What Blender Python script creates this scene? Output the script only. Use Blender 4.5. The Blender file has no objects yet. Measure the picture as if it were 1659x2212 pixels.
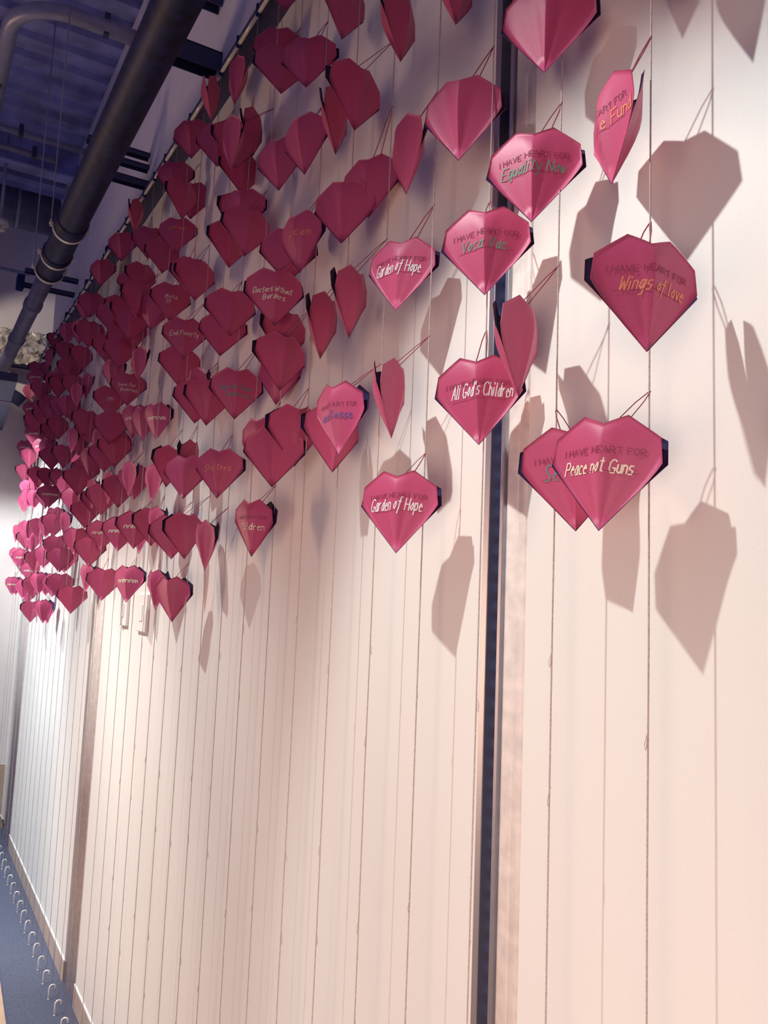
import bpy, bmesh, math, random, re
from mathutils import Vector, Matrix

# ------------------------------------------------------------------ camera
CAM = [[-0.5060696, -0.0755111, -0.8591808, 0.0], [-0.8615622, 0.0905181, 0.4995169, 0.77], [0.0400524, 0.993028, -0.110866, 1.66]]
cd = bpy.data.cameras.new('camera'); cam = bpy.data.objects.new('camera', cd)
bpy.context.scene.collection.objects.link(cam)
cam.matrix_world = Matrix([r[:] for r in CAM] + [[0, 0, 0, 1]])
cd.sensor_fit = 'VERTICAL'; cd.sensor_height = 36.0; cd.lens = 36.0 * 1775.0 / 2212.0
cd.clip_start = 0.02; cd.clip_end = 60
sc = bpy.context.scene; sc.camera = cam
EYE = Vector((CAM[0][3], CAM[1][3], CAM[2][3]))

# ------------------------------------------------------------------ world, lamps, exposure
sc.view_settings.view_transform = 'Standard'; sc.view_settings.look = 'None'
sc.view_settings.gamma = 1.0; sc.view_settings.exposure = 0.0
sc.view_settings.use_curve_mapping = False
w = bpy.data.worlds.new('room_air'); sc.world = w; w.use_nodes = True
bg = w.node_tree.nodes['Background']; bg.inputs[0].default_value = (0.40, 0.38, 0.90, 1); bg.inputs[1].default_value = 0.18

def lamp(name, kind, loc, target, power, color, radius=0.03, angle=60, blend=0.35, size=(1, 1)):
    d = bpy.data.lights.new(name, kind); d.energy = power; d.color = color
    if kind == 'SPOT':
        d.shadow_soft_size = radius; d.spot_size = math.radians(angle); d.spot_blend = blend
    else:
        d.shape = 'RECTANGLE'; d.size, d.size_y = size
    o = bpy.data.objects.new(name, d); sc.collection.objects.link(o)
    o.location = loc
    o.rotation_euler = (Vector(target) - Vector(loc)).to_track_quat('-Z', 'Y').to_euler()
    return o
KEY = (0.93, 1.0, 0.97)
# track spotlights along the ceiling track, aimed at the wall
lamp('track_spotlight', 'SPOT', (1.12, 1.21, 3.24), (0.50, 0.0, 0.80), 125, KEY, 0.022, 60, 0.5)
lamp('track_spotlight', 'SPOT', (2.75, 1.21, 3.24), (2.55, 0.0, 0.15), 125, KEY, 0.022, 62, 0.9)
lamp('track_spotlight', 'SPOT', (4.30, 1.21, 3.24), (4.25, 0.0, 0.60), 150, KEY, 0.022, 60, 0.6)
lamp('track_spotlight', 'SPOT', (5.60, 1.21, 3.24), (5.90, 0.0, 0.95), 330, (0.86, 0.97, 1.0), 0.022, 74, 0.5)
lamp('track_spotlight', 'SPOT', (3.55, 1.35, 3.24), (3.35, 0.0, -0.1), 290, (1.0, 0.93, 0.85), 0.022, 58, 0.9)
lamp('track_spotlight', 'SPOT', (5.0, 1.35, 3.24), (5.1, 0.0, 0.0), 210, (0.92, 0.98, 1.0), 0.022, 60, 0.9)
lamp('track_spotlight', 'SPOT', (5.3, 1.1, 3.3), (6.58, 0.05, 3.45), 42, (1.0, 0.88, 0.74), 0.03, 34, 0.6)
# two added fills, sources unseen: warm area at the far end, soft room bounce
lamp('window_light', 'AREA', (7.6, 3.0, 1.2), (1.4, 0.0, 1.9), 640, (1.0, 0.64, 0.42), size=(2.6, 2.2))
lamp('bounce_fill_light', 'SPOT', (-0.9, 2.3, 0.75), (0.80, 0.0, 0.85), 330, (1.0, 0.75, 0.60), 0.9, 66, 1.0)

# ------------------------------------------------------------------ materials
def mat(name, color, rough=0.6, metal=0.0, spec=0.5, noise=None, bump=None, scale=60.0, coords='Object'):
    m = bpy.data.materials.new(name); m.use_nodes = True
    nt = m.node_tree; b = nt.nodes['Principled BSDF']
    b.inputs['Base Color'].default_value = (*color, 1); b.inputs['Roughness'].default_value = rough
    b.inputs['Metallic'].default_value = metal; b.inputs['Specular IOR Level'].default_value = spec
    if noise or bump:
        tc = nt.nodes.new('ShaderNodeTexCoord'); n = nt.nodes.new('ShaderNodeTexNoise')
        n.inputs['Scale'].default_value = scale; n.inputs['Detail'].default_value = 5
        nt.links.new(tc.outputs[coords], n.inputs['Vector'])
        if noise:
            r = nt.nodes.new('ShaderNodeValToRGB')
            r.color_ramp.elements[0].position = 0.3; r.color_ramp.elements[1].position = 0.7
            r.color_ramp.elements[0].color = (*[c * (1 - noise) for c in color], 1)
            r.color_ramp.elements[1].color = (*[min(1, c * (1 + noise)) for c in color], 1)
            nt.links.new(n.outputs['Fac'], r.inputs['Fac']); nt.links.new(r.outputs['Color'], b.inputs['Base Color'])
        if bump:
            bp = nt.nodes.new('ShaderNodeBump'); bp.inputs['Strength'].default_value = bump
            bp.inputs['Distance'].default_value = 0.002
            nt.links.new(n.outputs['Fac'], bp.inputs['Height']); nt.links.new(bp.outputs['Normal'], b.inputs['Normal'])
    return m
M = {
    'paint': mat('white_wall_paint', (0.86, 0.81, 0.765), 0.55, noise=0.012, bump=0.06, scale=220),
    'upper': mat('upper_wall_paint', (0.86, 0.82, 0.84), 0.7, noise=0.05, scale=9),
    'trim': mat('white_metal_edge', (0.92, 0.90, 0.88), 0.3),
    'skirting': mat('tan_skirting', (0.50, 0.38, 0.32), 0.55, noise=0.12, scale=14),
    'galv': mat('galvanised_steel', (0.80, 0.70, 0.65), 0.6, 0.0, noise=0.14, scale=35),
    'chrome': mat('bright_aluminium', (0.50, 0.48, 0.52), 0.4, 0.9),
    'gap': mat('dark_track', (0.012, 0.024, 0.13), 0.8, spec=0.2),
    'slot': mat('blue_slot', (0.035, 0.085, 0.24), 0.6),
    'paper': mat('red_card', (0.56, 0.078, 0.18), 0.46, spec=0.4, noise=0.07, bump=0.12, scale=900),
    'inside': mat('dark_inside_of_card', (0.035, 0.018, 0.075), 0.7, spec=0.2),  # shade within the folded card, painted as near-black inner faces
    'thread': mat('red_thread', (0.30, 0.03, 0.07), 0.7),
    'cord': mat('pale_twisted_cord', (0.52, 0.40, 0.38), 0.5, noise=0.25, scale=400),
    'stamp': mat('dark_red_print', (0.34, 0.04, 0.11), 0.6),
    'white': mat('white_ink', (0.95, 0.93, 0.92), 0.4), 'cream': mat('cream_ink', (0.92, 0.80, 0.62), 0.4),
    'green': mat('green_ink', (0.17, 0.33, 0.22), 0.5), 'teal': mat('teal_ink', (0.12, 0.30, 0.30), 0.5),
    'orange': mat('orange_ink', (0.85, 0.30, 0.16), 0.5), 'blue': mat('blue_ink', (0.12, 0.10, 0.36), 0.5),
    'violet': mat('violet_ink', (0.17, 0.06, 0.22), 0.5),
    'floor': mat('dark_blue_floor', (0.062, 0.070, 0.120), 0.6, noise=0.3, bump=0.2, scale=120),
    'wood': mat('tan_wood', (0.48, 0.33, 0.23), 0.5, noise=0.12, scale=9),
    'deck': mat('dark_ceiling_deck', (0.32, 0.34, 0.66), 0.6, noise=0.35, scale=6),
    'pipe': mat('black_iron_pipe', (0.012, 0.014, 0.065), 0.55, 0.0, spec=0.25, noise=0.7, bump=0.3, scale=28),
    'greypipe': mat('grey_pipe', (0.14, 0.14, 0.24), 0.5, 0.1, noise=0.25, scale=18),
    'conduit': mat('conduit_metal', (0.36, 0.36, 0.46), 0.4, 0.3, noise=0.1, scale=25),
    'strut': mat('dark_strut', (0.05, 0.055, 0.13), 0.6, 0.0),
    'ring': mat('bright_clamp', (0.80, 0.74, 0.66), 0.35, 0.2),
    'steel': mat('polished_steel', (0.92, 0.84, 0.74), 0.3, 0.1),
    'foil': mat('crinkled_wrap', (0.62, 0.56, 0.50), 0.35, 0.2, noise=0.35, scale=14),
    'hook': mat('hook_metal', (0.95, 0.88, 0.82), 0.3, 0.15),
    'end': mat('end_wall_paint', (0.80, 0.72, 0.68), 0.7, noise=0.03, scale=5),
}

# ------------------------------------------------------------------ helpers
def link(o, parent=None):
    sc.collection.objects.link(o)
    if parent is not None: o.parent = parent
    return o
def mobj(name, verts, faces, m, parent=None, smooth=False):
    me = bpy.data.meshes.new(name); me.from_pydata([tuple(v) for v in verts], [], faces); me.update()
    me.materials.append(m)
    if smooth:
        for p in me.polygons: p.use_smooth = True
    return link(bpy.data.objects.new(name, me), parent)
def inst(name, me, parent):
    return link(bpy.data.objects.new(name, me), parent)
def empty(name, loc=(0, 0, 0)):
    o = bpy.data.objects.new(name, None); o.location = loc; o.empty_display_size = 0.05
    return link(o)
def tag(o, label=None, cat=None, group=None, kind=None):
    if label: o['label'] = label
    if cat: o['category'] = cat
    if group: o['group'] = group
    if kind: o['kind'] = kind
    return o
def boxes(lst):
    V, F = [], []
    for (x0, y0, z0, x1, y1, z1) in lst:
        n = len(V)
        V += [(x0, y0, z0), (x1, y0, z0), (x1, y1, z0), (x0, y1, z0), (x0, y0, z1), (x1, y0, z1), (x1, y1, z1), (x0, y1, z1)]
        F += [tuple(n + i for i in f) for f in ((0, 3, 2, 1), (4, 5, 6, 7), (0, 1, 5, 4), (1, 2, 6, 5), (2, 3, 7, 6), (3, 0, 4, 7))]
    return V, F
def box(name, b, m, parent=None, bevel=0.0):
    o = mobj(name, *boxes([b]), m, parent)
    if bevel:
        md = o.modifiers.new('bevel', 'BEVEL'); md.width = bevel; md.segments = 2
    return o
def tube_geo(pts, r, n=8, V=None, F=None, cap=True):
    V = [] if V is None else V; F = [] if F is None else F
    pts = [Vector(p) for p in pts]; base = len(V); up = Vector((0.13, 0.21, 0.97)).normalized(); prev = None
    for i, p in enumerate(pts):
        t = (pts[min(i + 1, len(pts) - 1)] - pts[max(i - 1, 0)]).normalized()
        if prev is None:
            a = up if abs(up.dot(t)) < 0.9 else Vector((1, 0, 0))
            u = (a - t * a.dot(t)).normalized()
        else: u = (prev - t * prev.dot(t)).normalized()
        prev = u; v = t.cross(u); rr = r[i] if isinstance(r, (list, tuple)) else r
        for k in range(n):
            a = 2 * math.pi * k / n; V.append(tuple(p + (u * math.cos(a) + v * math.sin(a)) * rr))
    for i in range(len(pts) - 1):
        for k in range(n):
            a = base + i * n + k; b = base + i * n + (k + 1) % n
            F.append((a, b, b + n, a + n))
    if cap:
        F.append(tuple(base + k for k in range(n))[::-1]); e = base + (len(pts) - 1) * n
        F.append(tuple(e + k for k in range(n)))
    return V, F
def tube(name, pts, r, m, parent=None, n=8):
    return mobj(name, *tube_geo(pts, r, n), m, parent, smooth=True)
ONES = ['', 'first', 'second', 'third', 'fourth', 'fifth', 'sixth', 'seventh', 'eighth', 'ninth', 'tenth', 'eleventh', 'twelfth',
        'thirteenth', 'fourteenth', 'fifteenth', 'sixteenth', 'seventeenth', 'eighteenth', 'nineteenth']
CARD = ['', 'one', 'two', 'three', 'four', 'five', 'six', 'seven', 'eight', 'nine']
def ordinal(n):
    if n < 20: return ONES[n]
    t, o = divmod(n, 10); T = {2: 'twent', 3: 'thirt', 4: 'fort'}[t]
    return T + 'ieth' if o == 0 else T + 'y-' + ONES[o]

S0, SP, G = 0.627, 0.1515, 0.07            # first cord, cord spacing, distance of the cords from the wall
NS = 39
RAIL_Z = 3.245
CEIL = 4.55

# ------------------------------------------------------------------ setting
box('floor', (-3.0, -0.1, -0.10, 7.2, 3.4, -0.035), M['floor'])['kind'] = 'structure'
wf = empty('floor_2', (4.32, 0.222, -0.035)); tag(wf, kind='structure'); wf.rotation_euler = (0, 0, -math.radians(2.4))
box('edge_strip', (-7.0, 0.0, 0.0, 0.0, 0.006, 0.003), M['strut'], wf)
for i in range(14):
    box('plank', (-7.0, 0.007 + i * 0.16, 0.0, 0.0, 0.007 + i * 0.16 + 0.157, 0.002), M['wood'], wf)
wall = empty('wall_back'); tag(wall, kind='structure')
for (a, b) in ((-1.6, 0.913), (1.013, 3.697), (3.944, 6.042), (6.47, 6.6)):
    box('panel', (a, -0.03, 0.056, b, 0.0, 3.236), M['paint'], wall)
    box('panel_edge', (a, -0.03, 0.048, b, 0.004, 0.056), M['trim'], wall)
box('backing', (-1.6, -0.14, -0.035, 6.6, -0.11, 3.24), M['gap'], wall)
bb = empty('baseboard_back'); tag(bb, kind='structure')
for (a, b) in ((-1.6, 0.913), (1.013, 3.697), (3.944, 6.042)):
    box('skirting_board', (a, -0.03, -0.035, b, 0.004, 0.048), M['skirting'], bb)
box('wall_upper', (-1.6, -0.14, 3.236, 6.1, 0.0, CEIL), M['upper'])['kind'] = 'structure'
ew = empty('wall_end'); tag(ew, kind='structure')
box('plaster', (6.6, -0.3, 0.40, 6.7, 3.4, CEIL), M['end'], ew)
box('wood_panel', (6.585, -0.02, -0.035, 6.7, 3.4, 0.395), M['wood'], ew)

# posts in the wall
def post(name, x0, x1):
    p = empty(name, (x0, 0, 0)); p['kind'] = 'structure'
    return p
def pbox(name, b, m, p, bevel=0):
    o = box(name, b, m, p, bevel); o.location = (-p.location.x, 0, 0); return o
p1 = post('trim_1', 0.913, 1.013)
pbox('edge_trim', (0.999, -0.03, -0.035, 1.013, 0.003, 3.236), M['chrome'], p1, 0.001)
pbox('edge_trim', (0.968, -0.03, -0.035, 0.9765, 0.001, 3.236), M['chrome'], p1, 0.001)
pbox('slotted_track', (0.9765, -0.06, -0.035, 0.999, -0.022, 3.236), M['gap'], p1)
V, F = boxes([(0.980, -0.0225, 0.02 + i * 0.0292, 0.9955, -0.0205, 0.02 + i * 0.0292 + 0.014) for i in range(109)])
so = mobj('slot', V, F, M['slot'], p1); so.location.x = -p1.location.x; so['kind'] = 'stuff'
def channel(name, x0, x1, ydepth, lip, p):
    # folded steel channel with rounded ribs running its whole height
    n = 22; prof = []
    for i in range(n + 1):
        u = i / n; x = x0 + (x1 - x0) * u
        e = min(u, 1 - u)
        y = -ydepth * (0 if e > 0.09 else (1 - e / 0.09)) + lip * (math.exp(-((u - 0.42) / 0.03) ** 2) * -1 + math.exp(-((u - 0.18) / 0.06) ** 2) * 0.5)
        prof.append((x, y))
    V, F = [], []
    for z in (-0.035, 3.236):
        for x, y in prof: V.append((x - p.location.x, y - 0.004, z))
    for i in range(n): F.append((i, i + 1, n + 2 + i, n + 1 + i))
    o = mobj(name, V, F, M['galv'], p, smooth=True)
    md = o.modifiers.new('thick', 'SOLIDIFY'); md.thickness = 0.003; md.offset = 0
    return o
channel('channel', 0.917, 0.967, 0.012, 0.0018, p1)
p2 = post('trim_2', 3.697, 3.944)
channel('channel', 3.712, 3.925, 0.02, 0.006, p2)
pbox('shadow_gap', (3.697, -0.06, -0.035, 3.712, -0.03, 3.236), M['gap'], p2)
pbox('shadow_gap', (3.925, -0.06, -0.035, 3.944, -0.03, 3.236), M['gap'], p2)
p3 = post('trim_3', 6.042, 6.47)
channel('channel', 6.075, 6.42, 0.02, 0.008, p3)
pbox('shadow_gap', (6.042, -0.06, -0.035, 6.075, -0.03, 3.236), M['gap'], p3)
pbox('shadow_gap', (6.42, -0.06, -0.035, 6.47, -0.03, 3.236), M['gap'], p3)

# ceiling: ribbed deck
V, F = [], []; prof = []
x = -2.0
while x < 7.4:
    prof += [(x, 0.0), (x + 0.07, 0.0), (x + 0.09, 0.03), (x + 0.16, 0.03)]; x += 0.18
for y in (-0.2, 4.2):
    for (px, pz) in prof: V.append((px, y, CEIL + pz))
n = len(prof)
for i in range(n - 1): F.append((i, i + 1, n + i + 1, n + i))
o = mobj('ceiling', V, F, M['deck']); o['kind'] = 'structure'
md = o.modifiers.new('thick', 'SOLIDIFY'); md.thickness = 0.004
for i, xb in enumerate((5.55,)):
    b = empty('trim_%d' % (5 + i), (xb, 0, CEIL)); b['kind'] = 'structure'
    for nm, g in (('flange', (-0.06, 0.0, -0.20, 0.06, 4.0, -0.188)), ('web', (-0.008, 0.0, -0.188, 0.008, 4.0, 0.0)), ('flange', (-0.06, 0.0, -0.012, 0.06, 4.0, 0.0))):
        box(nm, g, M['deck'], b)

# ------------------------------------------------------------------ things overhead
PY, PZ, PR = 0.268, 3.25, 0.062
bp = tag(empty('iron_pipe', (-1.4, PY, PZ)), 'thick dark mottled iron pipe running along the upper wall under the ceiling', 'pipe')
tube('pipe_body', [(x, 0, 0) for x in (0, 1.5, 3.0, 4.2, 5.0, 5.72)], PR, M['pipe'], bp, n=40)
tube('coupling', [(5.02, 0, 0), (5.03, 0, 0), (5.12, 0, 0), (5.13, 0, 0)], [PR, PR + 0.006, PR + 0.006, PR], M['pipe'], bp, n=40)
tube('coupling', [(5.42, 0, 0), (5.43, 0, 0), (5.52, 0, 0), (5.53, 0, 0)], [PR, PR + 0.006, PR + 0.006, PR], M['pipe'], bp, n=40)
def arc(x, cy, cz, r, a0, a1, n=20):
    return [(x, cy + r * math.cos(math.radians(a0 + (a1 - a0) * i / n)), cz + r * math.sin(math.radians(a0 + (a1 - a0) * i / n))) for i in range(n + 1)]
def band(name, x, cy, cz, r, wd, a0, a1, m, parent):
    V, F = [], []; n = 24
    for i in range(n + 1):
        a = math.radians(a0 + (a1 - a0) * i / n)
        for (dx, rr) in ((-wd / 2, r), (wd / 2, r), (wd / 2, r + 0.003), (-wd / 2, r + 0.003)):
            V.append((x + dx, cy + rr * math.cos(a), cz + rr * math.sin(a)))
    for i in range(n):
        for k in range(4):
            a = i * 4 + k; b = i * 4 + (k + 1) % 4; F.append((a, b, b + 4, a + 4))
    return mobj(name, V, F, m, parent, smooth=False)
for i, (hx, lab) in enumerate(((3.72, 'bright clamp ring on the iron pipe with a thin rod up to the ceiling'),
                               (4.07, 'middle bright clamp ring around the coupling of the iron pipe'),
                               (4.28, 'bright clamp ring at the far end of the iron pipe'))):
    h = tag(empty('pipe_hanger', (hx, PY, PZ)), lab, 'pipe hanger', 'clamp rings on the iron pipe')
    band('clamp_band', 0, 0, 0, PR + 0.0065, 0.02, -185, 5, M['ring'], h)
    for sy in (1, -1):
        box('clamp_ear', (-0.010, sy * (PR + 0.007) - 0.004, 0.0, 0.010, sy * (PR + 0.018) + 0.004, 0.006), M['ring'], h, 0.001)
        tube('bolt', [(0, sy * (PR + 0.015), -0.012), (0, sy * (PR + 0.015), 0.02)], 0.005, M['ring'], h)
    if i != 1: tube('hanger_rod', [(0, PR + 0.014, 0.01), (0, PR + 0.014, CEIL - PZ)], 0.003, M['conduit'], h, n=6)
gp = tag(empty('grey_pipe', (4.34, PY, PZ)), 'paler grey pipe carrying on from the far end of the iron pipe', 'pipe')
tube('pipe_body', [(x, 0, 0) for x in (0, 0.8, 1.6, 2.12)], 0.043, M['greypipe'], gp, n=28)
for xx in (0.5, 1.25): tube('joint', [(xx, 0, 0), (xx + .01, 0, 0), (xx + .07, 0, 0), (xx + .08, 0, 0)], [0.043, 0.050, 0.050, 0.043], M['greypipe'], gp, n=28)

def cond(name, label, pts, r, m, clips=()):
    o = tag(empty(name, pts[0]), label, 'conduit')
    q = [Vector(p) - Vector(pts[0]) for p in pts]
    tube('tube', q, r, m, o, n=14)
    for c in clips:
        c = Vector(c) - Vector(pts[0])
        box('clip', (c.x - 0.02, c.y - 0.012, c.z - r - 0.004, c.x + 0.02, c.y + 0.012, c.z + r + 0.03), M['strut'], o)
    return o
bend = [(4.13 + 0.0, 0.557, 4.34)] + [(3.872 + 0.26 * (1 - math.sin(math.radians(a))), 0.557 - 0.26 * (1 - math.cos(math.radians(a))), 4.34) for a in range(10, 91, 10)]
cond('bent_conduit', 'broad silvery conduit bending round above the iron pipe near the ceiling', [(5.4, 0.557, 4.34)] + bend + [(3.872, 0.20, 4.34), (3.872, 0.02, 4.34)], 0.038, M['conduit'],
     ((4.6, 0.557, 4.34), (3.872, 0.16, 4.34)))
cond('ceiling_conduit', 'upper of two straight grey conduits crossing towards the wall', [(5.02, 1.8, 4.3), (5.02, 1.0, 4.3), (5.02, 0.01, 4.3)], 0.018, M['conduit'], ((5.02, 0.4, 4.3),))
cond('ceiling_conduit', 'lower of two straight grey conduits crossing towards the wall', [(5.235, 1.8, 4.3), (5.235, 1.0, 4.3), (5.235, 0.18, 4.3)], 0.018, M['conduit'], ((5.235, 0.3, 4.3),))
cond('ceiling_conduit', 'thin conduit crossing below the round duct beside the grey pipe', [(6.36, 1.6, 3.95), (6.36, 0.8, 3.95), (6.36, 0.16, 3.95)], 0.016, M['conduit'])
dk = tag(empty('round_duct', (5.95, 0.05, 4.25)), 'dim round duct crossing the ceiling left of the clamp rings', 'duct')
tube('duct_body', [(0, y, 0) for y in (0.0, 0.6, 1.2, 2.2)], 0.13, M['greypipe'], dk, n=36)
for y in (0.25, 0.75): tube('seam', [(0, y, 0), (0, y + 0.02, 0)], 0.135, M['conduit'], dk, n=36)
ld = tag(empty('low_duct', (4.9, 0.31, 2.80)), 'dark flat duct hanging below the grey pipe at the left edge', 'duct')
ld.rotation_euler = (0, 0, -math.radians(2.86))
box('duct_body', (0, 0, 0, 1.6, 0.10, 0.05), M['strut'], ld, 0.005)
box('flange', (0.55, -0.003, -0.003, 0.57, 0.103, 0.053), M['greypipe'], ld)
# small ceiling spot fixture
sp = tag(empty('sprinkler_head', (5.55, 0.43, 3.93)), 'small pale round fixture hanging from the dark ceiling beside the duct', 'sprinkler')
tube('drop', [(0, 0, 0.62), (0, 0, 0.05)], 0.010, M['conduit'], sp)
tube('cup', [(0, 0, 0.05), (0, 0, 0.045), (0, 0, 0.01), (0, 0, 0.0)], [0.012, 0.045, 0.05, 0.03], M['ring'], sp, n=20)
tube('deflector', [(0, 0, -0.02), (0, 0, -0.024)], 0.032, M['ring'], sp, n=20)
tube('stem', [(0, 0, 0), (0, 0, -0.02)], 0.006, M['ring'], sp)
# struts from the upper wall
def strut(label, x, z, y1, th, ht):
    s = tag(empty('wall_strut', (x, 0.0, z)), label, 'strut', 'struts on the upper wall')
    box('web', (-th / 2, 0.0, ht - 0.004, th / 2, y1, ht), M['strut'], s)
    box('side', (-th / 2, 0.0, 0, -th / 2 + 0.004, y1, ht), M['strut'], s)
    box('side', (th / 2 - 0.004, 0.0, 0, th / 2, y1, ht), M['strut'], s)
    return s
strut('broad dark strut between the iron pipe and the cord rail, nearest the top edge', 2.55, 3.40, 0.27, 0.06, 0.07)
strut('short dark strut at the very top beside the iron pipe', 2.58, 3.66, 0.27, 0.05, 0.05)
strut('uppermost of three short bars behind the iron pipe', 3.49, 3.545, 0.26, 0.04, 0.022)
strut('middle of three short bars behind the iron pipe', 3.49, 3.49, 0.26, 0.04, 0.022)
strut('lowest of three short bars behind the iron pipe', 3.48, 3.405, 0.26, 0.04, 0.03)
strut('upper of two bars just past the last clamp ring', 5.15, 3.525, 0.3, 0.04, 0.022)
s_ = strut('lower of two bars just past the last clamp ring', 5.26, 3.475, 0.3, 0.04, 0.022)
box('end_block', (-0.04, 0.29, -0.02, 0.04, 0.33, 0.06), M['gap'], s_)
# crumpled wrap, beam and curved edge at the end wall
random.seed(5)
V, F = [], []
for i in range(15):
    for j in range(15):
        V.append((random.uniform(-0.03, 0.03), i / 14 * 0.36, j / 14 * 0.26 + random.uniform(-0.006, 0.006)))
for i in range(14):
    for j in range(14):
        a = i * 15 + j; F.append((a, a + 15, a + 16, a + 1))
wr = mobj('plastic_wrap', V, F, M['foil']); wr.location = (6.54, -0.02, 3.32)
md = wr.modifiers.new('thick', 'SOLIDIFY'); md.thickness = 0.002
tag(wr, 'crumpled pale wrapping at the far end wall above the dark beam', 'wrapping')
eb = tag(empty('end_beam', (6.47, 0.0, 3.27)), 'thin dark beam on the far end wall under the wrapping', 'beam')
box('web', (0, 0, 0, 0.008, 1.5, 0.03), M['strut'], eb); box('flange', (0, 0, 0.026, 0.10, 1.5, 0.03), M['strut'], eb)
ad = tag(empty('curved_duct', (6.50, 0.235, 2.93)), 'curved dark duct with a pale lower edge on the end wall', 'duct')
pts = [(0, 0.62 - 0.62 * math.cos(math.radians(a)) - 0.16, 0.20 * math.sin(math.radians(a))) for a in range(20, 171, 10)]
tube('duct_body', [(p[0], p[1], p[2] + 0.03) for p in pts], 0.045, M['strut'], ad, n=16)
tube('edge', pts, 0.014, M['ring'], ad, n=10)

# ------------------------------------------------------------------ cord rail
rail = tag(empty('cord_rail', (0, G, RAIL_Z)), 'long thin metal rail on the wall from which all the cords hang', 'rail')
box('angle_bar', (-1.4, -0.006, 0.004, 6.05, 0.004, 0.017), M['strut'], rail)
box('ledge', (-1.4, -G, 0.012, 6.05, -0.006, 0.017), M['strut'], rail)
seg = None
for k in range(-10, 36):
    x0 = S0 + SP * k
    if seg is None:
        seg = tube('rod', [(0.004, 0, -0.003), (SP - 0.004, 0, -0.003)], 0.0055, M['steel'], rail, n=8); o = seg
    else: o = inst('rod', seg.data, rail)
    o.location.x = x0
clip = None
for k in range(-4, 36):
    if clip is None:
        clip = box('cord_clip', (-0.004, -0.007, -0.012, 0.004, 0.007, 0.022), M['gap'], rail, 0.001); o = clip
    else:
        o = inst('cord_clip', clip.data, rail)
    o.location.x = S0 + SP * k
for xx in (1.5, 2.45, 3.35, 3.9, 4.4, 5.0, 5.6):
    box('bracket', (xx, -0.05, 0.017, xx + 0.03, 0.006, 0.045), M['gap'], rail, 0.004)

# ------------------------------------------------------------------ cords with knots, floor hooks
random.seed(11)
kn_pts = [(0, 0, 0.012), (0.0015, 0, 0.008), (-0.001, 0.0015, 0.003), (0.004, 0.001, -0.010), (0.007, 0.0, -0.024), (0.005, 0.001, -0.033), (0.0025, 0, -0.028), (0.0015, 0, -0.010), (0, 0, 0)]
kV, kF = tube_geo(kn_pts, 0.0007, 4)
knot_me = bpy.data.meshes.new('knot'); knot_me.from_pydata(kV, [], kF); knot_me.materials.append(M['cord'])
def knot_bead():
    V, F = tube_geo([(0, 0, -0.004), (0, 0, -0.002), (0, 0, 0.002), (0, 0, 0.004)], [0.0006, 0.0018, 0.0018, 0.0006], 6); return V, F
bV, bF = knot_bead(); bead_me = bpy.data.meshes.new('knot'); bead_me.from_pydata(bV, [], bF); bead_me.materials.append(M['cord'])
# a hook: threaded shank in the floor, bent wire over the top
hp = [(0, 0.0, -0.01), (0, 0, 0.012), (0, 0.0, 0.026), (0.0, 0.005, 0.034), (0, 0.014, 0.036), (0, 0.022, 0.030), (0, 0.024, 0.020), (0, 0.024, 0.010)]
hp = [(0, -y, z) for (x, y, z) in hp]
hp = [(0, 0, -0.01), (0, 0, 0.02), (0, 0, 0.040), (0, 0.002, 0.050), (0, 0.008, 0.055), (0, 0.016, 0.055), (0, 0.022, 0.051), (0, 0.023, 0.042), (0, 0.022, 0.034)]
hV, hF = tube_geo(hp, 0.0034, 8)
hook_me = bpy.data.meshes.new('wire'); hook_me.from_pydata(hV, [], hF); hook_me.materials.append(M['hook'])
for p in hook_me.polygons: p.use_smooth = True
cV, cF = tube_geo([(0, 0, -0.001), (0, 0, 0.002), (0, 0, 0.004)], [0.0045, 0.0045, 0.003], 12)
col_me = bpy.data.meshes.new('collar'); col_me.from_pydata(cV, [], cF); col_me.materials.append(M['hook'])
for k in range(-1, NS):
    X = S0 + SP * k
    nm = ordinal(k + 1) if k >= 0 else None
    s = empty('hanging_cord', (X, G, 0.018))
    pts = [(random.uniform(-1, 1) * 0.0005, random.uniform(-1, 1) * 0.0004, z * (RAIL_Z - 0.018) / 12) for z in range(13)]
    pts[0] = (0, 0, 0); pts[-1] = (0, 0, RAIL_Z - 0.018)
    tube('cord', pts, 0.0011, M['cord'], s, n=5)
    if k >= 0:
        tag(s, 'thin pale cord, %s from the right, stretched from the wall rail to the floor' % nm, 'cord', 'hanging cords')
    else:
        tag(s, 'thin pale cord hanging beyond the right edge of the picture', 'cord', 'hanging cords')
    z = 0.18 + random.uniform(0, 0.1); a = 0
    while z < 1.62:
        if k < 16:
            o = inst('knot', knot_me if a % 3 != 1 else bead_me, s); o.location = (0, 0, z); o.rotation_euler = (0, 0, random.uniform(0, 6.28)); o.scale = (0.6, 0.6, 0.6)
        z += 0.155 + random.uniform(-0.012, 0.012); a += 1
    if k >= 8:
        h = tag(empty('floor_hook', (X, G + 0.010, -0.035)), 'small bright screw hook in the floor holding the %s cord from the right' % nm, 'hook', 'floor hooks')
        o = inst('wire', hook_me, h); o.location = (0, 0, 0); o.rotation_euler = (0, 0, math.pi)
        h.rotation_euler = (0, 0, random.uniform(-0.5, 0.5))
        inst('collar', col_me, h)

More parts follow.
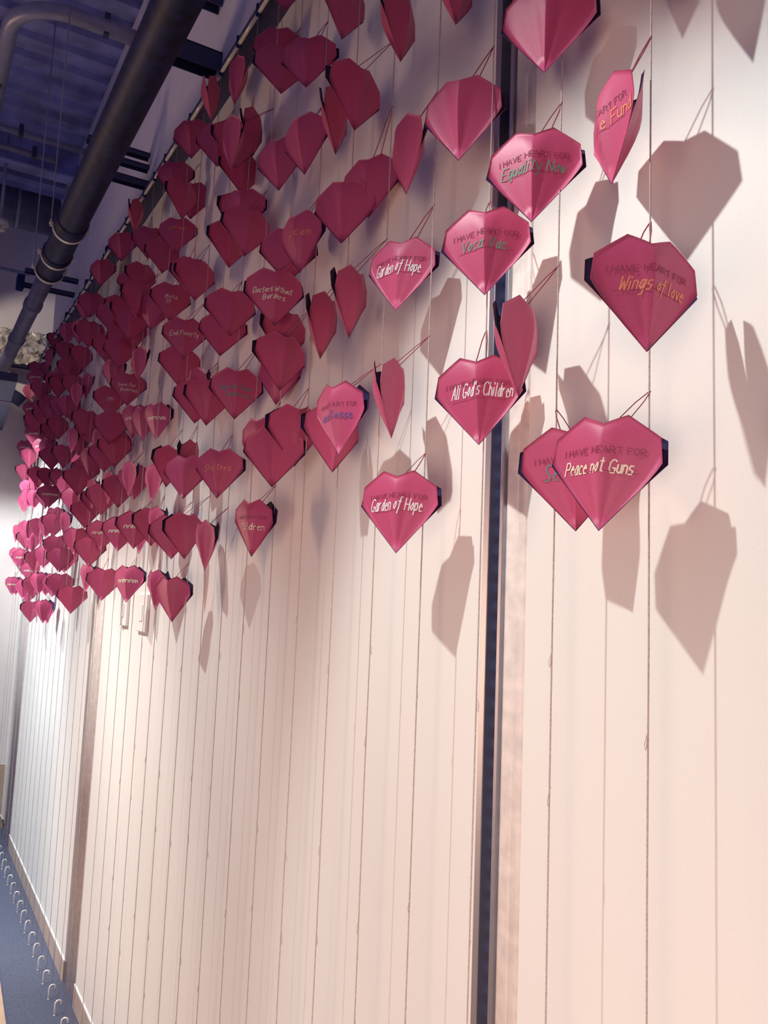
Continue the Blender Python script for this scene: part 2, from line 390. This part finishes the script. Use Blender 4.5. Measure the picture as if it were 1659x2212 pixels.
# ------------------------------------------------------------------ paper hearts
HW, HH = 0.140, 0.128
OUT = [(-1.0, -0.50, 0.60), (-0.86, -0.475, 0.82), (-0.42, -0.20, 1.0), (0.0, 0.0, 0.915), (0.42, 0.20, 1.0), (0.86, 0.475, 0.82), (1.0, 0.50, 0.60)]
COLS = [-1, -0.93, -0.86, -0.75, -0.64, -0.53, -0.42, -0.28, -0.14, -0.03, 0, 0.03, 0.14, 0.28, 0.42, 0.53, 0.64, 0.75, 0.86, 0.93, 1]
# depth of the front sheet, depth of the back sheet, ridge sharpness, curl of the top
VAR = [(0.026, 0.014, 0.30, 0.60), (0.032, 0.018, 0.90, 0.35), (0.024, 0.020, 0.50, 0.25), (0.020, 0.012, 0.15, 0.80), (0.028, 0.018, 0.40, 0.45), (0.028, 0.014, 0.95, 0.30), (0.036, 0.034, 0.80, 0.20), (0.030, 0.038, 0.60, 0.30)]
def rim(s):
    for (a, b) in zip(OUT[:-1], OUT[1:]):
        if a[0] <= s <= b[0] + 1e-9:
            u = (s - a[0]) / (b[0] - a[0]); return (a[1] + (b[1] - a[1]) * u, a[2] + (b[2] - a[2]) * u)
    return OUT[-1][1:]
def surf(v, s, t, front=True):
    bf, bb, p, curl = VAR[v]
    px, pz = rim(s); depth = bf if front else bb
    g = p * (1 - abs(s)) + (1 - p) * (1 - s * s)
    h = (1 + curl) * t - (curl + (0.42 if v > 5 else 0.2)) * t ** 5
    y = depth * h * g
    k = (0.95 - 0.05 * t ** 3) if front else (0.95 + 0.01 * t)
    y += 0.0045 * t ** 5 * (1 if front else 0.5)
    return Vector((px * t * HW * k, -y if front else y, pz * t * HH))
def flat(v, x, z, lift=0.0007):
    # a point given on the flat sheet, laid on the curved front
    x = max(-0.45, min(0.45, x)); q = x / z
    for (a, b) in zip(OUT[:-1], OUT[1:]):
        q0, q1 = a[1] / a[2], b[1] / b[2]
        if q0 - 1e-6 <= q <= q1 + 1e-6:
            den = (b[1] - a[1]) - q * (b[2] - a[2]); u = (q * a[2] - a[1]) / den
            s = a[0] + u * (b[0] - a[0]); t = z / (a[2] + u * (b[2] - a[2])); break
    else:
        s = 1.0 if q > 0 else -1.0; t = z / 0.6
    s = max(-0.99, min(0.99, s)); p = surf(v, s, min(t, 1)); p.y -= lift
    return p
sheet_me = {}
def sheet(v, front):
    if (v, front) in sheet_me: return sheet_me[(v, front)]
    rows = [0.0, 0.18, 0.36, 0.52, 0.66, 0.78, 0.88, 0.95, 1.0]
    nc = len(COLS); V = [surf(v, 0, 0, front)]
    for t in rows[1:]:
        for s in COLS:
            V.append(surf(v, s, t, front))
    F = []
    for j in range(nc - 1): F.append((0, 1 + j, 2 + j))
    for i in range(len(rows) - 2):
        for j in range(nc - 1):
            a = 1 + i * nc + j; F.append((a, a + nc, a + nc + 1, a + 1))
    # thickness: second skin set inward
    th = 0.0006 * (1 if front else -1); n = len(V)
    V2 = [Vector((q.x, q.y + th, q.z)) for q in V]
    F2 = [tuple(n + i for i in f[::-1]) for f in F]
    E = [0] + [1 + i * nc for i in range(len(rows) - 1)] + [1 + (len(rows) - 2) * nc + j for j in range(1, nc)] + [1 + i * nc + nc - 1 for i in range(len(rows) - 3, -1, -1)]
    F3 = [(E[i], E[(i + 1) % len(E)], E[(i + 1) % len(E)] + n, E[i] + n) for i in range(len(E))]
    me = bpy.data.meshes.new('front_sheet' if front else 'back_sheet')
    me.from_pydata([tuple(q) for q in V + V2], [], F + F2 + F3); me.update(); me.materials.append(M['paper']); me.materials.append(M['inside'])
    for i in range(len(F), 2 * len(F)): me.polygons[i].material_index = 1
    for i, pl in enumerate(me.polygons): pl.use_smooth = i < 2 * len(F)
    sheet_me[(v, front)] = me; return me

# stroke letters, each a list of strokes on a grid six wide and eight high (descenders to minus three)
GL = {
 'I': ['30 38'], 'H': ['00 08', '60 68', '04 64'], 'A': ['00 38 60', '13 53'], 'V': ['08 30 68'], 'E': ['68 08 00 60', '04 44'],
 'R': ['00 08 48 66 44 04', '34 60'], 'T': ['08 68', '30 38'], 'F': ['00 08 68', '04 44'], 'O': ['20 02 06 28 48 66 62 40 20'],
 'G': ['67 48 28 06 02 20 50 63 33'], 'P': ['00 08 48 66 44 04'], 'W': ['08 10 35 50 68'], 'S': ['67 48 18 06 24 43 52 40 10 01'],
 'C': ['67 48 28 06 02 20 50 61'], 'B': ['00 08 47 55 04 54 52 40 00'], 'M': ['00 08 34 68 60'], 'D': ['00 08 48 65 62 40 00'],
 'N': ['00 08 60 68'], 'U': ['08 02 20 40 62 68'], 'X': ['08 60', '00 68'],
 'a': ['45 25 02 10 30 45 40 50'], 'b': ['08 00 30 42 35 04'], 'c': ['44 25 03 10 40'], 'd': ['44 25 02 10 30 48 40'], 'e': ['03 43 25 03 10 40'],
 'f': ['58 38 20 -', '05 45'], 'g': ['45 15 02 20 45'], 'h': ['08 00 04 25 43 40'], 'i': ['25 20', '27 28'], 'l': ['28 20 30'],
 'm': ['00 05 04 25 30 34 55 60'], 'n': ['00 05 04 25 44 40'], 'o': ['20 02 24 35 43 31 20'], 'p': ['05 00', '04 35 42 20 01'],
 'q': ['45 15 02 20 44'], 'r': ['00 05 03 25 35'], 's': ['45 15 03 42 30 00'], 't': ['28 20 40', '06 46'], 'u': ['05 01 20 41 45 40'],
 'y': ['05 12 32', '45 20'], 'w': ['05 10 24 30 45'], 'k': ['08 00', '45 02 40'], 'v': ['05 20 45'], 'z': ['05 45 00 40'], '.': ['20 21'], '\'': ['28 26'], '!': ['38 33', '30 31'],
}
DESC = {'g': [(4.2, 5), (3.6, -3), (1, -3.2)], 'y': [(4, 5), (2.4, -2.6), (0.5, -3)], 'p': [(0, 5), (-0.6, -3)], 'q': [(4.3, 5), (4, -3), (5.4, -2)], 'f': [(3, 6), (1.2, -3)]}
def strokes(ch):
    out = []
    for st in GL.get(ch, []):
        out.append([(float(c[0]), float(c[1])) for c in st.split() if c != '-'])
    if ch in DESC: out.append(list(DESC[ch]))
    return out
def ribbon(v, pts, wd, V, F):
    for (x0, z0), (x1, z1) in zip(pts[:-1], pts[1:]):
        L = math.hypot(x1 - x0, z1 - z0)
        if L < 1e-6: continue
        n = max(1, int(L / 0.06)); nx, nz = -(z1 - z0) / L * wd / 2, (x1 - x0) / L * wd / 2
        ex, ez = (x1 - x0) / L * wd * 0.3, (z1 - z0) / L * wd * 0.3
        for i in range(n):
            a, b = i / n, (i + 1) / n
            ax, az = x0 + (x1 - x0) * a, z0 + (z1 - z0) * a; bx, bz = x0 + (x1 - x0) * b, z0 + (z1 - z0) * b
            if i == 0: ax -= ex; az -= ez
            if i == n - 1: bx += ex; bz += ez
            m = len(V)
            V += [flat(v, ax + nx, az + nz), flat(v, bx + nx, bz + nz), flat(v, bx - nx, bz - nz), flat(v, ax - nx, az - nz)]
            F.append((m, m + 3, m + 2, m + 1))
def write(v, text, x0, x1, z, h, wd, slant=0.0, rnd=0.0, rise=0.0):
    adv = sum((4.0 if c == ' ' else (3.6 if c in "Iil.'!" else (6.0 if c.islower() else 8.0))) for c in text)
    sx = (x1 - x0) / adv; cx = 0.0; V, F = [], []; sz = h / 8
    for c in text:
        a = 4.0 if c == ' ' else (3.6 if c in "Iil.'!" else (6.0 if c.islower() else 8.0))
        off = -1.6 if c in "Iil.'!" else 0
        dz = random.uniform(-rnd, rnd)
        for st in strokes(c):
            pts = []
            for (gx, gz) in st:
                xx = x0 + (cx + gx + off + 0.4) * sx + gz * sz * slant
                pts.append((xx, z + gz * sz + dz + rise * (xx - x0)))
            ribbon(v, pts, wd, V, F)
        cx += a
    return V, F
# key: (lines of handwriting, ink, print shown, words for the label)
TXT = {
 'fund': ([('e Fund', .02, .42, .54)], 'orange', 1, 'reading Fund in orange, open dark edge towards the viewer'),
 'equality': ([('Equality Now', -.34, .32, .54)], 'green', 1, 'reading Equality Now in green'),
 'voca': ([('Voca Vac.', -.27, .27, .54)], 'green', 1, 'with faint green writing beginning with V'),
 'wings': ([('Wings of love', -.26, .34, .53)], 'orange', 1, 'reading Wings in orange, its dark opening on the left'),
 'god': ([('All God\'s Children', -.30, .38, .56)], 'white', 1, 'reading All Gods Children in white'),
 'peace': ([('Peace not Guns', -.36, .26, .52)], 'cream', 1, 'reading Peace not Guns in cream'),
 'sea': ([('Sea Shep', -.28, .24, .52)], 'teal', 1, 'reading Sea Shep in blue green, partly covered'),
 'garden': ([('Garden of Hope', -.36, .30, .54)], 'white', 1, 'reading Garden of Hope in white, the lower of two'),
 'hopeup': ([('Garden of Hope', -.36, .30, .54)], 'white', 1, 'reading Garden of Hope in white, the upper of two'),
 'com': ([('er.com', -.24, .26, .62)], 'orange', 0, 'with com written in orange'),
 'borders': ([('Doctors Without', -.36, .30, .60), ('Borders', -.20, .18, .48)], 'cream', 0, 'reading Without Borders in pale ink'),
 'poverty': ([('End Poverty', -.34, .32, .58)], 'cream', 0, 'reading Poverty in pale ink'),
 'build': ([('Build', -.16, .14, .60), ('SF', -.14, .02, .48)], 'cream', 0, 'reading Build SF in pale ink'),
 'tomorrow': ([('Vaccine Dose', -.34, .30, .60), ('Tomorrow', -.22, .26, .46)], 'teal', 0, 'reading Tomorrow in pale blue'),
 'save': ([('Save Our', -.30, .22, .60), ('Beaches', -.22, .26, .46)], 'cream', 0, 'reading Save Our in pale ink'),
 'mr': ([('MR', -.10, .10, .54)], 'cream', 0, 'with two pale letters MR'),
 'marker': ([('Murrow', -.20, .26, .52), ('Ct', -.10, .08, .38)], 'orange', 1, 'with faint orange writing on two lines'),
 'rosse': ([('ana! Rosse', -.34, .28, .52)], 'blue', 1, 'with dark blue writing, tall narrow and sidelong'),
 'pride': ([('Children', -.24, .30, .50)], 'cream', 1, 'reading Children in cream, hanging lowest on its cord'),
 'shelters': ([('Shelters', -.30, .26, .58)], 'orange', 0, 'reading Shelters in orange'),
 'sfox': ([('SFOX', -.14, .26, .56)], 'cream', 0, 'reading SFOX in faint letters'),
 'plain': ([('snail mail', -.22, .26, .66)], 'orange', 0, 'with a smudge of orange writing'),
 'line': ([('nnmnnm', -.30, .30, .56)], 'cream', 0, ''),
}
HEARTS = [   # cord, tip x, y, z, direction the front faces (degrees), turn from the viewer, writing
    (0, 0.669, 0.088, 2.163, 65.4, -69, 'fund'), (1, 0.782, 0.098, 2.365, 127.3, -12, ''), (1, 0.801, 0.098, 2.166, 130.0, -10, 'equality'),
    (2, 0.899, 0.098, 2.097, 133.2, -10, 'voca'), (1, 0.82, 0.098, 1.935, 208.3, 68, ''), (0, 0.59, 0.115, 1.934, 162.0, 30, 'wings'),
    (2, 0.927, 0.08, 1.889, 131.3, -12, 'god'), (0, 0.66, 0.112, 1.749, 115.1, -20, 'peace'), (1, 0.738, 0.072, 1.756, 141.6, 5, 'sea'),
    (0, 0.59, 0.098, 2.356, 161.3, 30, ''), (0, 0.679, 0.098, 2.438, 175.3, 40, ''), (7, 1.736, 0.092, 3.074, 138.7, -20, ''),
    (8, 1.886, 0.058, 3.012, 144.3, -15, ''), (7, 1.715, 0.1, 2.845, 163.7, 5, ''), (6, 1.559, 0.104, 2.773, 136.9, -20, ''),
    (9, 2.059, 0.098, 3.002, 90.4, -72, ''), (11, 2.286, 0.092, 3.072, 238.9, 75, ''), (9, 2.012, 0.058, 2.839, 225.5, 65, ''),
    (12, 2.451, 0.1, 3.03, 139.7, -25, ''), (10, 2.162, 0.104, 2.868, 150.9, -12, ''), (9, 1.972, 0.118, 2.769, 191.7, 30, ''),
    (8, 1.878, 0.157, 2.711, 90.4, -72, ''), (10, 2.124, 0.04, 2.786, 186.0, 25, ''), (7, 1.694, 0.1, 2.595, 123.4, -35, ''),
    (6, 1.541, 0.104, 2.564, 111.6, -45, ''), (5, 1.407, 0.098, 2.548, 222.1, 68, ''), (5, 1.416, 0.092, 2.803, 199.4, 45, ''),
    (3, 1.162, 0.098, 2.603, 212.4, 62, ''), (2, 0.994, 0.098, 2.567, 210.9, 65, ''), (4, 1.277, 0.124, 2.524, 193.2, 40, ''),
    (3, 1.124, 0.098, 2.343, 81.5, -68, ''), (2, 0.974, 0.098, 2.332, 123.4, -22, ''), (4, 1.329, 0.058, 2.395, 121.8, -30, ''),
    (5, 1.357, 0.1, 2.343, 131.7, -22, ''), (6, 1.547, 0.1, 2.348, 108.6, -48, 'com'), (7, 1.662, 0.08, 2.367, 152.5, -5, ''),
    (9, 1.964, 0.092, 2.592, 136.0, -25, ''), (10, 2.114, 0.058, 2.644, 201.4, 40, ''), (9, 2.071, 0.082, 2.544, 189.6, 28, ''),
    (8, 1.892, 0.104, 2.506, 180.6, 20, ''), (6, 1.626, 0.12, 2.249, 163.2, 5, 'borders'), (7, 1.686, 0.074, 2.184, 197.6, 40, ''),
    (8, 1.786, 0.04, 2.118, 122.8, -35, ''), (6, 1.623, 0.1, 2.108, 187.6, 30, ''), (5, 1.418, 0.104, 2.129, 219.8, 65, ''),
    (4, 1.311, 0.098, 2.144, 215.3, 62, ''), (3, 1.145, 0.098, 2.147, 121.6, -28, 'hopeup'), (3, 1.142, 0.098, 1.93, 221.0, 72, ''),
    (7, 1.7, 0.1, 1.934, 116.5, -42, 'marker'), (6, 1.578, 0.124, 1.89, 147.7, -10, ''), (6, 1.568, 0.08, 1.938, 186.2, 30, ''),
    (5, 1.364, 0.092, 1.9, 188.6, 35, ''), (4, 1.287, 0.12, 1.919, 105.2, -48, 'rosse'), (3, 1.085, 0.115, 1.738, 128.9, -20, 'garden'),
    (7, 1.733, 0.1, 1.752, 110.9, -48, 'pride'), (12, 2.53, 0.096, 2.862, 205.1, 40, ''), (13, 2.63, 0.04, 2.917, 144.5, -20, ''),
    (13, 2.685, 0.09, 3.005, 145.8, -20, ''), (17, 3.19, 0.1, 3.071, 235.7, 68, ''), (16, 3.06, 0.072, 2.922, 167.2, 0, ''),
    (13, 2.633, 0.082, 2.788, 150.4, -15, 'plain'), (15, 2.883, 0.058, 2.809, 176.1, 10, ''), (19, 3.453, 0.09, 3.045, 143.9, -25, ''),
    (21, 3.827, 0.1, 3.056, 140.1, -30, ''), (12, 2.464, 0.072, 2.587, 174.2, 10, ''), (11, 2.323, 0.096, 2.526, 188.8, 25, ''),
    (18, 3.342, 0.058, 2.848, 163.0, -5, ''), (16, 3.04, 0.09, 2.766, 197.4, 30, ''), (15, 2.915, 0.12, 2.634, 179.4, 12, ''),
    (15, 2.928, 0.072, 2.608, 161.6, -5, ''), (13, 2.573, 0.1, 2.534, 175.4, 10, 'build'), (19, 3.581, 0.058, 2.817, 188.8, 20, ''),
    (18, 3.444, 0.11, 2.728, 159.2, -10, ''), (17, 3.21, 0.1, 2.674, 198.2, 30, ''), (9, 1.963, 0.104, 2.319, 169.3, 8, ''),
    (10, 2.103, 0.08, 2.307, 156.8, -5, ''), (11, 2.383, 0.1, 2.362, 164.3, 0, 'poverty'), (12, 2.519, 0.072, 2.313, 172.5, 8, ''),
    (10, 2.228, 0.1, 2.14, 165.3, 2, ''), (11, 2.315, 0.072, 2.193, 98.2, -65, ''), (10, 2.128, 0.098, 2.117, 182.5, 20, ''),
    (8, 1.901, 0.1, 2.094, 160.6, 0, 'tomorrow'), (16, 3.004, 0.09, 2.431, 102.2, -65, ''), (16, 3.094, 0.1, 2.355, 167.8, 0, 'save'),
    (19, 3.539, 0.072, 2.519, 123.8, -45, ''), (18, 3.389, 0.1, 2.364, 180.8, 12, 'mr'), (24, 4.219, 0.058, 2.611, 105.4, -65, ''),
    (19, 3.585, 0.09, 2.633, 181.3, 12, ''), (17, 3.277, 0.1, 2.541, 163.4, -5, ''), (18, 3.369, 0.072, 2.618, 168.3, 0, ''),
    (16, 3.056, 0.116, 2.59, 152.9, -15, ''), (17, 3.234, 0.058, 2.616, 202.6, 35, ''), (14, 2.775, 0.11, 2.558, 121.6, -45, ''),
    (14, 2.811, 0.15, 2.604, 192.6, 25, ''), (15, 2.93, 0.072, 2.2, 121.6, -45, ''), (16, 3.07, 0.078, 2.231, 132.3, -35, 'line'),
    (14, 2.799, 0.058, 2.186, 120.7, -45, 'line'), (22, 3.997, 0.09, 2.382, 185.3, 15, ''), (19, 3.591, 0.1, 2.225, 104.4, -65, ''),
    (23, 4.08, 0.054, 2.362, 175.0, 5, ''), (17, 3.248, 0.096, 2.142, 183.3, 15, ''), (18, 3.362, 0.058, 2.183, 198.0, 30, ''),
    (19, 3.474, 0.09, 2.151, 168.9, 0, ''), (17, 3.19, 0.135, 2.219, 158.7, -10, ''), (23, 4.132, 0.072, 2.193, 125.4, -45, ''),
    (21, 3.757, 0.096, 2.165, 124.8, -45, ''), (22, 3.952, 0.078, 2.146, 180.1, 10, ''), (12, 2.516, 0.09, 1.99, 204.9, 40, ''),
    (11, 2.291, 0.1, 1.932, 143.7, -20, ''), (11, 2.355, 0.072, 1.986, 228.5, 65, ''), (9, 1.996, 0.1, 1.907, 139.4, -22, 'shelters'),
    (16, 3.056, 0.058, 2.002, 151.9, -15, ''), (13, 2.669, 0.09, 1.954, 100.7, -65, ''), (15, 2.961, 0.1, 1.998, 99.6, -68, ''),
    (17, 3.241, 0.072, 1.986, 187.8, 20, ''), (18, 3.324, 0.096, 2.005, 100.9, -68, ''), (20, 3.751, 0.058, 1.985, 194.3, 25, ''),
    (19, 3.471, 0.09, 1.973, 178.9, 10, ''), (20, 3.613, 0.1, 2.008, 98.0, -72, ''), (21, 3.889, 0.072, 1.943, 189.8, 20, ''),
    (24, 4.281, 0.096, 1.921, 103.5, -68, ''), (19, 3.577, 0.058, 1.833, 168.7, 0, 'line'), (16, 3.11, 0.09, 1.812, 162.7, -5, 'line'),
    (14, 2.83, 0.1, 1.81, 181.7, 15, 'line'), (15, 2.944, 0.054, 1.799, 103.9, -62, ''), (11, 2.366, 0.1, 1.763, 166.2, 2, 'sfox'),
    (14, 2.766, 0.058, 1.82, 195.6, 30, ''), (13, 2.574, 0.09, 1.806, 97.6, -68, ''), (10, 2.239, 0.1, 1.76, 198.3, 35, ''),
    (9, 2.043, 0.104, 1.725, 94.3, -68, ''), (19, 3.594, 0.096, 1.763, 177.4, 8, ''), (21, 3.845, 0.058, 1.656, 107.1, -62, ''),
    (18, 3.325, 0.09, 1.627, 168.4, 0, ''), (15, 2.879, 0.1, 1.628, 128.9, -38, 'line'), (13, 2.606, 0.072, 1.61, 102.6, -62, ''),
    (11, 2.331, 0.096, 1.584, 123.9, -40, ''), (32, 5.459, 0.058, 3.157, 214.6, 42, ''), (27, 4.763, 0.09, 3.023, 131.9, -40, ''),
    (24, 4.297, 0.1, 2.905, 136.1, -35, ''), (24, 4.309, 0.072, 2.776, 200.8, 30, ''), (22, 4.044, 0.096, 2.82, 190.5, 20, ''),
    (23, 4.105, 0.058, 2.841, 210.2, 40, ''), (24, 4.25, 0.09, 3.013, 130.9, -40, ''), (22, 4.037, 0.1, 2.967, 160.6, -10, ''),
    (28, 4.88, 0.072, 2.945, 186.9, 15, ''), (32, 5.433, 0.096, 3.036, 105.3, -68, ''), (35, 5.999, 0.058, 3.094, 133.2, -40, ''),
    (36, 6.112, 0.072, 3.123, 203.5, 30, ''), (35, 5.979, 0.1, 3.031, 143.6, -30, 'line'), (38, 6.496, 0.072, 3.046, 138.9, -35, ''),
    (33, 5.634, 0.096, 2.873, 188.2, 15, ''), (33, 5.62, 0.058, 2.794, 142.8, -30, ''), (34, 5.831, 0.072, 2.802, 133.2, -40, ''),
    (29, 4.969, 0.1, 2.78, 197.3, 25, ''), (29, 5.079, 0.054, 2.866, 127.0, -45, ''), (26, 4.548, 0.096, 2.766, 191.6, 20, ''),
    (26, 4.661, 0.058, 2.797, 211.3, 40, ''), (27, 4.775, 0.11, 2.716, 212.1, 40, ''), (23, 4.202, 0.1, 2.548, 105.9, -65, ''),
    (25, 4.477, 0.072, 2.66, 191.1, 20, ''), (36, 6.036, 0.096, 2.819, 153.6, -20, 'line'), (38, 6.582, 0.058, 2.849, 143.8, -30, ''),
    (33, 5.679, 0.11, 2.671, 198.4, 25, ''), (34, 5.828, 0.1, 2.612, 133.4, -40, 'line'), (35, 5.983, 0.054, 2.616, 193.2, 20, ''),
    (32, 5.434, 0.096, 2.666, 207.9, 35, ''), (30, 5.261, 0.093, 2.689, 192.7, 20, ''), (29, 5.059, 0.09, 2.508, 197.3, 25, ''),
    (29, 4.972, 0.1, 2.596, 142.3, -30, ''), (30, 5.223, 0.054, 2.557, 127.2, -45, ''), (26, 4.522, 0.096, 2.563, 141.5, -30, ''),
    (26, 4.61, 0.058, 2.564, 201.2, 30, ''), (27, 4.802, 0.09, 2.608, 151.9, -20, ''), (27, 4.718, 0.1, 2.476, 201.9, 30, ''),
    (26, 4.648, 0.072, 2.313, 191.5, 20, ''), (24, 4.269, 0.096, 2.338, 106.0, -65, ''), (25, 4.391, 0.04, 2.35, 200.6, 30, ''),
    (38, 6.355, 0.09, 2.597, 143.9, -30, 'line'), (35, 5.894, 0.1, 2.468, 198.5, 25, ''), (33, 5.588, 0.072, 2.496, 152.9, -20, 'line'),
    (30, 5.244, 0.078, 2.438, 132.5, -40, ''), (30, 5.147, 0.058, 2.367, 132.1, -40, ''), (36, 6.168, 0.09, 2.399, 203.7, 30, ''),
    (32, 5.457, 0.1, 2.257, 128.0, -45, ''), (36, 6.094, 0.072, 2.286, 148.5, -25, ''), (34, 5.786, 0.096, 2.186, 133.4, -40, ''),
    (37, 6.323, 0.058, 2.199, 128.6, -45, ''), (32, 5.557, 0.09, 2.162, 138.0, -35, ''), (30, 5.209, 0.12, 2.259, 192.9, 20, ''),
    (28, 4.937, 0.092, 2.338, 187.2, 15, ''), (29, 5.081, 0.078, 2.239, 197.2, 25, ''), (28, 4.957, 0.058, 2.229, 100.3, -72, ''),
    (29, 5.054, 0.09, 2.122, 142.3, -30, ''), (28, 4.843, 0.1, 2.113, 172.1, 0, 'line'), (25, 4.49, 0.072, 2.133, 136.2, -35, ''),
    (21, 3.885, 0.116, 2.089, 185.4, 15, ''), (27, 4.767, 0.058, 2.195, 196.5, 25, ''), (38, 6.369, 0.09, 1.987, 102.4, -72, ''),
    (34, 5.749, 0.1, 1.974, 138.4, -35, ''), (31, 5.37, 0.072, 1.965, 192.6, 20, ''), (32, 5.496, 0.116, 1.959, 128.2, -45, ''),
    (36, 6.038, 0.058, 1.925, 208.3, 35, ''), (33, 5.612, 0.072, 1.894, 142.9, -30, ''), (28, 4.883, 0.1, 1.945, 132.2, -40, ''),
    (27, 4.769, 0.072, 1.985, 126.7, -45, ''), (26, 4.618, 0.096, 1.94, 181.7, 10, ''), (38, 6.544, 0.058, 1.835, 143.8, -30, 'line'),
    (35, 5.944, 0.09, 1.793, 163.5, -10, 'line'), (30, 5.208, 0.1, 1.759, 207.7, 35, ''), (29, 5.076, 0.072, 1.783, 152.2, -20, ''),
    (24, 4.331, 0.096, 1.748, 171.2, 0, ''), (25, 4.432, 0.058, 1.749, 135.9, -35, ''), (26, 4.518, 0.09, 1.815, 181.4, 10, ''),
    (37, 6.214, 0.1, 1.615, 133.8, -40, 'line'), (38, 6.391, 0.054, 1.618, 208.6, 35, ''), (33, 5.636, 0.096, 1.595, 138.2, -35, ''),
    (34, 5.731, 0.058, 1.705, 157.9, -15, 'line'), (30, 5.21, 0.09, 1.608, 202.6, 30, ''), (28, 4.944, 0.1, 1.632, 132.3, -40, ''),
    (29, 5.009, 0.054, 1.625, 126.9, -45, ''), (24, 4.278, 0.096, 1.617, 171.0, 0, ''), (34, 5.728, 0.058, 1.566, 142.9, -30, ''),
    (30, 5.258, 0.09, 1.466, 200.6, 28, ''), (27, 4.702, 0.1, 1.483, 126.9, -45, ''), (28, 4.874, 0.054, 1.475, 109.2, -62, ''),
    (22, 3.934, 0.096, 1.558, 175.3, 5, ''), (27, 4.75, 0.058, 1.623, 161.5, -10, ''), (23, 4.15, 0.09, 2.029, 150.7, -20, ''),
    (22, 3.938, 0.1, 1.821, 155.3, -15, ''),
]
random.seed(23)
bycord = {}
for i, h in enumerate(HEARTS): bycord.setdefault(h[0], []).append(i)
rank = {}
for k, lst in bycord.items():
    lst.sort(key=lambda i: HEARTS[i][3])
    for r, i in enumerate(lst): rank[i] = (r, len(lst))
for i, (k, x, y, z, naz, turn, key) in enumerate(HEARTS):
    v = random.randrange(6)
    if key in ('peace', 'garden', 'equality', 'god', 'wings'): v = 0
    elif abs(turn) > 46: v = 7 if key == 'fund' else random.choice((6, 7))
    elif key: v = random.choice((0, 3, 4))
    elif abs(turn) >= 25: v = random.choice((1, 4, 6, 6, 7))
    r, n = rank[i]
    col = 'red paper heart '
    if key and key != 'line': lab = col + TXT[key][3]
    else:
        face = 'facing out' if abs(turn) <= 22 else 'turned sideways'
        if abs(turn) > 46: face = 'seen edge-on'
        place = 'topmost' if (r == n - 1 and n > 1) else ('lowest' if r == 0 else ordinal(r + 1) + ' from the bottom')
        lab = (col + 'with a white scribble,' if key else col + face + ',') + ' ' + place + ' on the ' + ordinal(k + 1) + ' cord from the right'
        if n == 1: lab = col + face + ', the only one on the ' + ordinal(k + 1) + ' cord from the right'
    if len(re.findall(r'\w+', lab)) > 16: lab = lab.replace('red paper heart', 'heart').replace('topmost on', 'topmost on')
    ht = tag(empty('paper_heart', (x, y, z)), lab, 'paper heart', 'red paper hearts on cords')
    lean = -math.radians(random.uniform(5, 12) if abs(turn) < 40 else random.uniform(0, 5))
    roll = math.radians(random.uniform(-3, 3))
    if key == 'peace': roll = math.radians(3); lean = -math.radians(10)
    ht.rotation_euler = (Matrix.Rotation(math.radians(naz + 90), 3, 'Z') @ Matrix.Rotation(lean, 3, 'X') @ Matrix.Rotation(roll, 3, 'Y')).to_euler()
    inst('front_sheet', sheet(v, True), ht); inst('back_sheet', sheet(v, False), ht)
    # thread loop from the notch up to the cord
    mw = Matrix.Translation(Vector((x, y, z))) @ ht.rotation_euler.to_matrix().to_4x4(); inv = mw.inverted()
    top = mw @ Vector((0, 0, HH * 0.93))
    L = random.uniform(0.040, 0.058)
    at = inv @ Vector((S0 + SP * k, G, min(top.z + L, RAIL_Z - 0.005)))
    bl = Vector((-0.010, 0.0, HH * 0.90)); br = Vector((0.010, 0.0, HH * 0.90))
    side = (mw.to_3x3().inverted() @ (EYE.cross(Vector((0, 0, 1))).normalized())) * random.uniform(0.001, 0.004)
    pts = [bl, bl.lerp(at, 0.35), bl.lerp(at, 0.75) + side, at + Vector((0, 0, -0.001)) + side * 0.6, at, at - side * 0.6, br.lerp(at, 0.75) - side, br.lerp(at, 0.35), br]
    tube('thread_loop', pts, 0.0008, M['thread'], ht, n=4)
    if key:
        lines, ink, pr, _ = TXT[key]
        V, F = [], []
        for (txt, x0, x1, zz) in lines:
            hh = (0.11 if len(lines) == 1 else 0.085) if key not in ('god', 'garden', 'hopeup', 'sea') else 0.14
            a, b = write(v, txt, x0, x1, zz - 0.03, hh, 0.0115 if key not in ('line',) else 0.022, 0.22, 0.006)
            m = len(V); V += a; F += [tuple(m + q for q in f) for f in b]
        mobj('handwriting', V, F, M[ink], ht)
        if pr:
            V, F = write(v, 'I HAVE HEART FOR', -.37, .37, 0.648, 0.055, 0.0085)
            mobj('printed_words', V, F, M['stamp'], ht)
            V, F = [], []; ribbon(v, [(-.30, .497), (.30, .497)], 0.006, V, F)
            mobj('printed_line', V, F, M['stamp'], ht)

# ------------------------------------------------------------------ two small plates on the far panel
for (xa, xb, za, zb, lab) in ((3.240, 3.345, 1.535, 1.655, 'small white wall plate nearer the far post'), (2.945, 3.085, 1.525, 1.66, 'larger white wall plate below the lowest hearts')):
    wp = tag(empty('wall_plate', (xa, 0, za)), lab, 'wall plate')
    box('plate', (0, 0, 0, xb - xa, 0.012, zb - za), M['paint'], wp, 0.003)
    box('rocker', ((xb - xa) * .35, 0.012, (zb - za) * .28, (xb - xa) * .65, 0.015, (zb - za) * .72), M['paint'], wp, 0.001)
